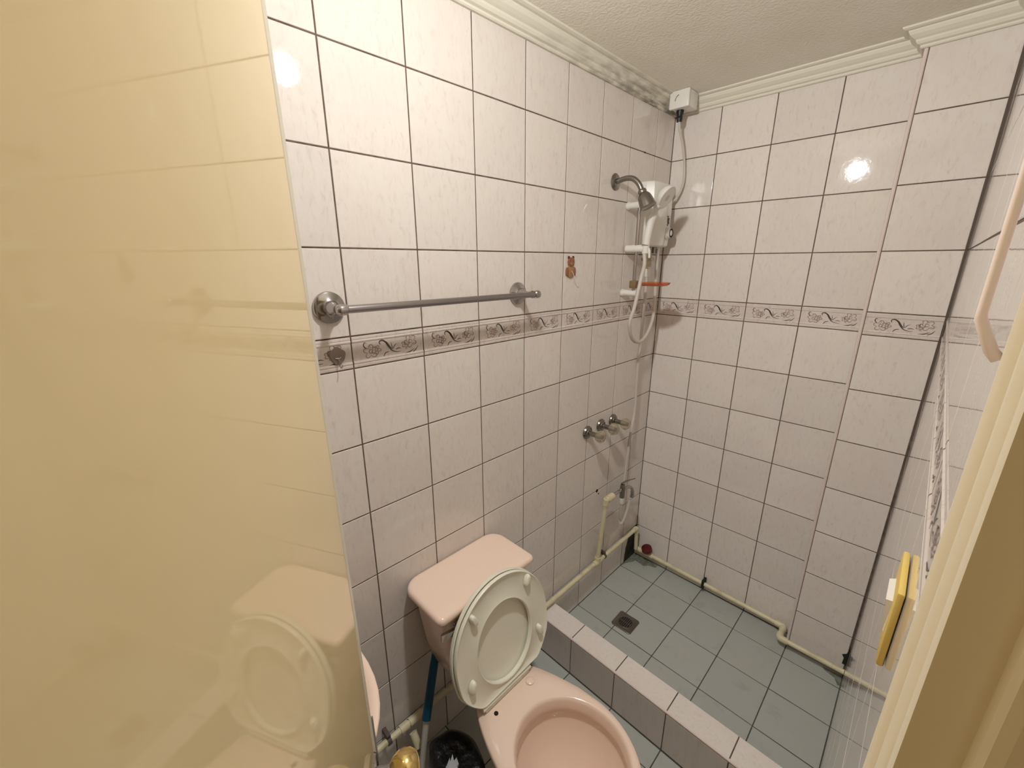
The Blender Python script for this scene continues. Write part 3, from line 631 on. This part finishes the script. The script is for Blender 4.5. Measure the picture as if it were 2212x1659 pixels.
# ---------------------------------------------------------------- water heater
wh = thing('water_heater', 'white tankless electric water heater in the shower corner', 'water heater', (0.0, -0.16, 1.742))
y0, y1 = -0.262, -0.075
def hsec(z, d, i=0.0, sh=0.0):
    pr = [(0.0005, y0+i), (d*0.45, y0+i), (d*0.86, y0+0.012+i), (d, y0+0.040), (d*1.0, y0+0.115), (d*0.90, y0+0.128), (d*0.88, y1-0.012-i), (d*0.70, y1-i), (0.0005, y1-i)]
    return [Vector((x, y, z)) for x, y in pr]
MB().add(*loft([hsec(1.742, 0.060, 0.004), hsec(1.748, 0.068), hsec(1.80, 0.074), hsec(1.90, 0.074), hsec(1.975, 0.071, 0.0), hsec(1.994, 0.067, 0.002), hsec(1.998, 0.062, 0.006)])).build('cover', 'white', wh, True, 0.35)
kb = MB().add(*lathe([(0.0250, 0.0), (0.0250, 0.006), (0.0225, 0.007), (0.0205, 0.018), (0.0200, 0.020), (0.0, 0.0205)], (0.065, -0.112, 1.800), (1, 0, 0), 32)).build('dial', 'white', wh, True, 0.5)
MB().add(*lathe([(0.0195, 0.0202), (0.0195, 0.0214), (0.0170, 0.0214), (0.0170, 0.0202)], (0.065, -0.112, 1.800), (1, 0, 0), 32)).build('dial_ring', 'ink', kb, True)
mk = MB()
for (yy, zz, w_, h_) in ((-0.118, 1.868, 0.010, 0.004), (-0.112, 1.860, 0.012, 0.004), (-0.117, 1.852, 0.006, 0.009), (-0.110, 1.842, 0.012, 0.005), (-0.116, 1.834, 0.007, 0.004), (-0.107, 1.853, 0.004, 0.012)):
    mk.add(*box(0.0655, 0.0668, yy-w_*0.75, yy+w_*0.75, zz-h_*0.8, zz+h_*0.8))
mk.build('printed_mark', 'ink', wh)
for yy in (-0.215, -0.155):
    MB().add(*tube([(0.035, yy, 1.746), (0.035, yy, 1.715)], 0.011, 16)).build('pipe_stub', 'brushed', wh, True)
iv = thing('inlet_valve', 'clear plastic stop valve hanging below the water heater', 'valve', (0.035, -0.215, 1.66))
MB().add(*lathe([(0.012, 0.0), (0.014, -0.006), (0.013, -0.030), (0.015, -0.034), (0.015, -0.052), (0.012, -0.060)], (0.042, -0.215, 1.718), (0, 0, 1), 20)).build('valve_body', 'clear', iv, True)
MB().add(*tube([(0.042, -0.262, 1.690), (0.042, -0.175, 1.690)], 0.0085, 14)).build('cross_pipe', 'clear', iv, True)
MB().add(*lathe([(0.0105, 0.0), (0.0115, -0.002), (0.0110, -0.030), (0.0090, -0.034)], (0.042, -0.215, 1.650), (0, 0, 1), 20)).build('hose_nut', 'white', iv, True)
hp = [(0.042, -0.215, 1.655), (0.042, -0.215, 1.60), (0.042, -0.213, 1.48), (0.040, -0.214, 1.35), (0.036, -0.216, 1.20), (0.034, -0.205, 1.00), (0.040, -0.232, 0.90), (0.034, -0.236, 0.80), (0.036, -0.257, 0.60), (0.040, -0.275, 0.46), (0.042, -0.282, 0.402), (0.050, -0.278, 0.392), (0.056, -0.266, 0.410), (0.060, -0.245, 0.462), (0.062, -0.232, 0.51)]
o = MB().add(*tube(hp, 0.0068, 12, 6)).build('inlet_hose', 'cable', None, True); o['label'] = 'long white supply hose from the heater down to the wall tap'; o['category'] = 'hose'

# soap dish on the rail
sd = thing('soap_dish', 'round clear orange soap dish clipped low on the slide rail', 'soap dish', (0.12, -0.335, 1.59))
MB().add(*box(0.040, 0.070, RY-0.014, RY+0.014, 1.573, 1.604, 0.004)).build('clip', 'brown_clip', sd, True, 0.5)
MB().add(*lathe([(0.0, 0.0), (0.052, 0.0), (0.060, 0.004), (0.066, 0.012), (0.0645, 0.0125), (0.058, 0.006), (0.050, 0.0025), (0.0, 0.0025)], (0.138, -0.334, 1.586), (0, 0, 1), 40)).build('dish', 'amber', sd, True, 0.6)

# ---------------------------------------------------------------- junction box and cable
jb = thing('junction_box', 'white electrical box under the ceiling in the shower corner', 'junction box', (0.08, -0.10, 2.335))
V, F = box(0.044, 0.120, -0.138, -0.062, 2.273, 2.3345, 0.005); MB().add(V, F).build('box', 'white', jb, True, 0.5)
V, F = box(0.041, 0.122, -0.152, -0.136, 2.270, 2.3347, 0.005); MB().add(V, F).build('cover', 'white', jb, True, 0.5)
MB().add(*tube([(0.066, -0.1525, 2.296), (0.070, -0.1525, 2.310), (0.080, -0.1525, 2.317)], 0.0012, 6, 4)).build('scuff_line', 'ink', jb, True)
MB().add(*lathe([(0.0150, 0.0), (0.0150, -0.010), (0.0115, -0.020), (0.0115, -0.030), (0.0125, -0.032), (0.0105, -0.044)], (0.070, -0.108, 2.276), (0, 0, 1), 18)).build('cable_gland', 'black', jb, True, 0.5)
cp = [(0.070, -0.108, 2.240), (0.070, -0.095, 2.205), (0.074, -0.062, 2.155), (0.078, -0.035, 2.08), (0.078, -0.028, 2.01), (0.060, -0.034, 1.955), (0.034, -0.060, 1.925), (0.022, -0.078, 1.918)]
o = MB().add(*tube(cp, 0.0048, 12, 7)).build('power_cable', 'cable', None, True); o['label'] = 'light grey power cable curving from the junction box to the heater'; o['category'] = 'cable'

# ---------------------------------------------------------------- three valve handles
v0 = thing('valve_handle', 'chrome valve with clear knob, farthest from the corner of the three', 'valve', (0, -0.553, 0.965), 'valve handles on the left shower wall')
MB().add(*lathe([(0.0290, 0.0), (0.0300, 0.004), (0.0270, 0.010), (0.0190, 0.013), (0.0180, 0.017), (0.0120, 0.019)], (0.0005, -0.553, 0.965), (1, 0, 0), 32)).build('flange', 'brushed', v0, True, 0.6)
MB().add(*tube([(0.015, -0.553, 0.965), (0.052, -0.553, 0.965)], [0.0115, 0.0105], 20)).build('stem', 'brushed', v0, True)
pr = [(0.0105, 0.046), (0.0140, 0.050), (0.0230, 0.058), (0.0270, 0.068), (0.0270, 0.078), (0.0215, 0.086), (0.0100, 0.088), (0.0, 0.087)]
Vk, Fk = lathe(pr, (0.0, -0.553, 0.965), (1, 0, 0), 32)
for i, v in enumerate(Vk):        # fluted knob
    d = Vector((0, v.y+0.553, v.z-0.965)); k = 1-0.07*(0.5+0.5*math.cos(8*math.atan2(d.z, d.y))); v.y = -0.553+d.y*k; v.z = 0.965+d.z*k
MB().add(Vk, Fk).build('knob', 'clear', v0, True, 0.9)
MB().add(*lathe([(0.0085, 0.046), (0.0085, 0.080)], (0.0, -0.553, 0.965), (1, 0, 0), 14)).build('spindle', 'brushed', v0, True)
for y, z, lab in ((-0.450, 0.969, 'chrome valve with clear knob, middle one of the three'), (-0.350, 0.966, 'chrome valve with clear knob, nearest the shower corner of the three')):
    c = copy_tree(v0); c.location = (0, y, z); c['label'] = lab

# ---------------------------------------------------------------- PVC pipes
def fit(a, b, r=0.0135): return tube([a, b], r, 18)
pp = thing('supply_pipe', 'cream PVC water pipe running low along the left wall', 'pipe', (0.03, -0.85, 0.24))
PZ = 0.243; PX = 0.030
MB().add(*tube([(PX, -1.70, PZ), (PX, -0.075, PZ)], 0.0105, 18)).build('long_pipe', 'pvc', pp, True)
MB().add(*tube([(PX, -0.085, PZ), (PX, -0.066, PZ), (PX, -0.060, PZ-0.008), (PX, -0.060, PZ-0.03)], 0.0138, 16, 4)).build('elbow', 'pvc', pp, True)
MB().add(*tube([(PX, -0.060, PZ-0.02), (PX, -0.045, 0.10)], 0.0105, 16)).build('drop_pipe', 'pvc', pp, True)
MB().add(*tube([(PX, -0.476, PZ), (PX, -0.418, PZ)], 0.0142, 18)).add(*tube([(PX, -0.447, PZ), (PX+0.002, -0.447, PZ+0.030)], 0.0142, 18)).build('tee', 'pvc', pp, True, 0.6)
MB().add(*tube([(PX+0.001, -0.447, PZ+0.015), (0.056, -0.447, 0.592)], 0.0105, 18)).build('riser', 'pvc', pp, True)
MB().add(*tube([(0.055, -0.447, 0.580), (0.058, -0.447, 0.612)], 0.0142, 18)).add(*tube([(0.058, -0.452, 0.606), (0.058, -0.432, 0.606)], 0.0142, 18)).add(*tube([(0.058, -0.434, 0.606), (0.058, -0.395, 0.606)], 0.0168, 18)).build('riser_elbow', 'pvc', pp, True, 0.6)
for y in (-0.385, -1.588):
    MB().add(*tube([(PX, y-0.006, PZ), (PX, y+0.006, PZ)], 0.0132, 16)).add(*box(0.0005, PX+0.004, y-0.006, y+0.006, PZ+0.008, PZ+0.024, 0.001)).build('pipe_clip', 'clamp', pp, True, 0.5)
for a, b_ in ((-1.548, -1.520), (-1.515, -1.470)):
    MB().add(*fit((PX, a, PZ), (PX, b_, PZ), 0.0140)).build('coupling', 'pvc', pp, True)
MB().add(*fit((PX+0.02, -1.515, PZ-0.02), (PX+0.05, -1.515, PZ-0.055), 0.012)).build('side_outlet', 'pvc', pp, True)

p2 = thing('floor_pipe', 'cream PVC pipe with a red valve along the foot of the far wall', 'pipe', (0.4, -0.03, 0.08))
QY, QZ = -0.028, 0.080
MB().add(*tube([(0.018, QY, 0.092), (0.748, QY, 0.078)], 0.0105, 18)).build('long_pipe', 'pvc', p2, True)
MB().add(*fit((0.016, QY, 0.092), (0.060, QY, 0.091), 0.014)).build('corner_fitting', 'pvc', p2, True)
vb = MB().add(*fit((0.078, QY, 0.091), (0.128, QY, 0.090), 0.0140)).build('valve_body', 'pvc', p2, True)
MB().add(*lathe([(0.009, 0.0), (0.012, 0.014), (0.026, 0.017), (0.029, 0.022), (0.028, 0.040), (0.014, 0.044), (0.0, 0.044)], (0.098, QY-0.004, 0.101), (-0.15, -0.35, 1), 20)).build('red_handle', 'red', vb, True, 0.5)
MB().add(*box(0.399, 0.411, QY-0.013, -0.001, 0.062, 0.108, 0.002)).build('pipe_clip', 'mould', p2)
MB().add(*tube([(0.735, QY, 0.078), (0.760, QY, 0.078), (0.767, QY-0.006, 0.078), (0.768, QY-0.030, 0.078)], 0.0138, 16, 4)).build('elbow', 'pvc', p2, True)
MB().add(*tube([(0.768, QY-0.022, 0.078), (0.768, -0.104, 0.082)], 0.0115, 16)).build('link_pipe', 'pvc', p2, True)
MB().add(*tube([(0.768, -0.090, 0.082), (0.768, -0.104, 0.082), (0.776, -0.112, 0.082), (0.800, -0.112, 0.082)], 0.0140, 16, 4)).build('elbow', 'pvc', p2, True)
MB().add(*tube([(0.790, -0.112, 0.082), (RX-0.001, -0.112, 0.082)], 0.0105, 18)).build('short_pipe', 'pvc', p2, True)

# ---------------------------------------------------------------- wall tap
tp = thing('wall_tap', 'chrome lever tap with curved spout at the end of the cream riser', 'tap', (0.058, -0.33, 0.606))
MB().add(*tube([(0.058, -0.397, 0.606), (0.058, -0.300, 0.606)], 0.0075, 16)).build('inlet', 'chrome', tp, True)
MB().add(*lathe([(0.0125, -0.045), (0.0130, -0.010), (0.0140, 0.004), (0.0120, 0.020), (0.0090, 0.028)], (0.060, -0.308, 0.606), (0, 0, 1), 20)).build('body', 'brushed', tp, True)
MB().add(*tube([(0.062, -0.300, 0.606), (0.068, -0.262, 0.604), (0.072, -0.236, 0.585), (0.073, -0.230, 0.556), (0.073, -0.230, 0.535)], [0.007, 0.0075, 0.008, 0.0095, 0.0110], 16, 5)).build('spout', 'chrome', tp, True)
MB().add(*tube([(0.060, -0.315, 0.636), (0.062, -0.290, 0.642), (0.068, -0.205, 0.628)], [0.008, 0.0045, 0.0028], 10, 4)).build('lever', 'brushed', tp, True)
MB().add(*lathe([(0.0125, 0.0), (0.0120, -0.012), (0.0120, -0.034), (0.0090, -0.040)], (0.060, -0.308, 0.566), (0, 0.0, 1), 20)).build('hose_nut', 'white', tp, True)
MB().add(*tube([(0.060, -0.308, 0.530), (0.056, -0.302, 0.48), (0.050, -0.292, 0.43)], 0.0068, 12, 4)).build('hose_tail', 'cable', tp, True)
for (y, z, r, n_) in ((-0.428, 0.6292, 0.0085, 'round dark hole in the tile joint above the tap'), (-0.398, 0.608, 0.0042, 'tiny dark screw hole beside the tap elbow')):
    o = MB().add(*lathe([(r, 0.0), (r*1.02, 0.0006), (r*0.85, 0.0008), (0, 0.0008)], (0.0002, y-0.015 if r > .005 else y-0.03, z), (1, 0, 0), 18)).build('screw_hole', 'dark', wl)
MB().add(*box(0.0002, 0.0012, -0.246, -0.236, 2.107, 2.112)).build('grout_stain', 'dark', wl)
# soap smears on the tiles
# ---------------------------------------------------------------- floor drain
d = thing('floor_drain', 'square steel floor drain with a round grate in the shower floor', 'drain', (0.224, -0.478, 0.03))
dc = Vector((0.224, -0.478, 0.0))
def rd(x, y): a = 0.02; return Vector((x*math.cos(a)-y*math.sin(a), x*math.sin(a)+y*math.cos(a), 0))
fr_ = []
for z, k, rnd in ((0.0302, 0.0500, 0), (0.0335, 0.0495, 0), (0.0345, 0.0480, 0), (0.0335, 0.0430, 0), (0.0325, 0.0345, 1), (0.0340, 0.0330, 1), (0.0335, 0.0310, 1), (0.0305, 0.0300, 1)):
    l = []
    for i in range(40):
        a = 2*PI*(i+0.5)/40; c_, s_ = math.cos(a), math.sin(a)
        if rnd: q = rd(k*c_, k*s_)
        else: m_ = max(abs(c_), abs(s_)); q = rd(k*c_/m_, k*s_/m_)
        l.append(dc+q+Vector((0, 0, z)))
    fr_.append(l)
MB().add(*loft(fr_, True, False)).build('frame', 'drain', d, True, 0.5)
gr = MB()
for i in range(-3, 4):
    w_ = math.sqrt(max(0.029**2-(i*0.0085)**2, 0)); q = dc+Vector((i*0.0085, 0, 0))
    gr.add(*box(q.x-0.0018, q.x+0.0018, q.y-w_, q.y+w_, 0.0308, 0.0335, 0.0006, 1))
gr.add(*box(dc.x-0.029, dc.x+0.029, dc.y-0.0018, dc.y+0.0018, 0.0308, 0.0333))
gr.build('grate', 'drain', d)
MB().add(*lathe([(0.030, 0.0303), (0.030, 0.0306), (0, 0.0306)], dc, (0, 0, 1), 30)).build('drain_hole', 'dark', d)

# ---------------------------------------------------------------- light switch and rail on the right wall
sw = thing('light_switch', 'yellowed light switch plate with white rocker on the right wall', 'light switch', (RX, -1.44, 1.293))
MB().add(*box(RX-0.0065, RX-0.0005, -1.4826, -1.397, 1.291, 1.379, 0.0022)).build('plate', 'yellow', sw, True, 0.6)
V, F = loft([[Vector((RX-0.006, y, z)) for y, z in ((-1.462, 1.315), (-1.418, 1.315), (-1.418, 1.355), (-1.462, 1.355))], [Vector((x, y, z)) for x, y, z in ((RX-0.0075, -1.460, 1.317), (RX-0.0075, -1.420, 1.317), (RX-0.0115, -1.420, 1.353), (RX-0.0115, -1.460, 1.353))]])
MB().add(V, F).build('rocker', 'white', sw)
o = MB().add(*tube([(0.9850, -1.580, 2.02), (0.9850, -1.580, 1.648), (0.9852, -1.580, 1.645), (0.9935, -1.580, 1.626), (0.9975, -1.580, 1.621)], [0.0026, 0.0026, 0.0030, 0.0034, 0.0034], 12)).build('hanging_rail', 'rail_pink', None, True, 0.8)
o['label'] = 'slim pale pink vertical rail on the right wall, its lower end bent to the wall'; o['category'] = 'rail'

# ---------------------------------------------------------------- things behind the toilet
mp = thing('floor_mop', 'mop with blue grip and white stick leaning behind the toilet', 'mop', (0.13, -1.60, FZ))
a_, b_ = Vector((0.075, -1.437, 0.455)), Vector((0.118, -1.502, 0.335)); c_ = Vector((0.150, -1.572, 0.06))
MB().add(*tube([a_+(a_-b_)*0.3, a_, b_], [0.011, 0.0135, 0.0135], 16)).build('grip', 'blue', mp, True)
MB().add(*tube([b_+(a_-b_)*0.05, c_], 0.0095, 14)).build('stick', 'white_d', mp, True)
MB().add(*box(0.10, 0.20, -1.61, -1.555, 0.0415, 0.075, 0.008)).build('mop_head', 'white_d', mp, True)
bn = thing('waste_bin', 'black plastic waste bin bag with a white patch beside the toilet', 'bin', (0.20, -1.49, FZ))
sec = []
for z, k in ((0.0415, 0.82), (0.05, 0.9), (0.14, 1.0), (0.24, 1.04), (0.285, 1.0), (0.30, 0.8), (0.292, 0.45)):
    sec.append([Vector((0.248+0.100*k*math.cos(a)*(1+0.06*math.sin(5*a+z*30)), -1.485+0.068*k*math.sin(a)*(1+0.06*math.cos(4*a+z*40)), z)) for a in [2*PI*i/36 for i in range(36)]])
MB().add(*loft(sec)).build('bag', 'bag', bn, True, 1.2)
pt = [(0.030*math.cos(2*PI*i/18)*(1+0.3*math.sin(3*i)), 0.022*math.sin(2*PI*i/18)*(1+0.25*math.cos(2*i))) for i in range(18)]
MB().add(*prism(pt, (0.262, -1.512, 0.290), (0.8, -0.6, 0), (0.5, 0.6, 0.0), (0, 0, 1), 0.0, 0.012, 0.001)).build('white_patch', 'bagwhite', bn, True)
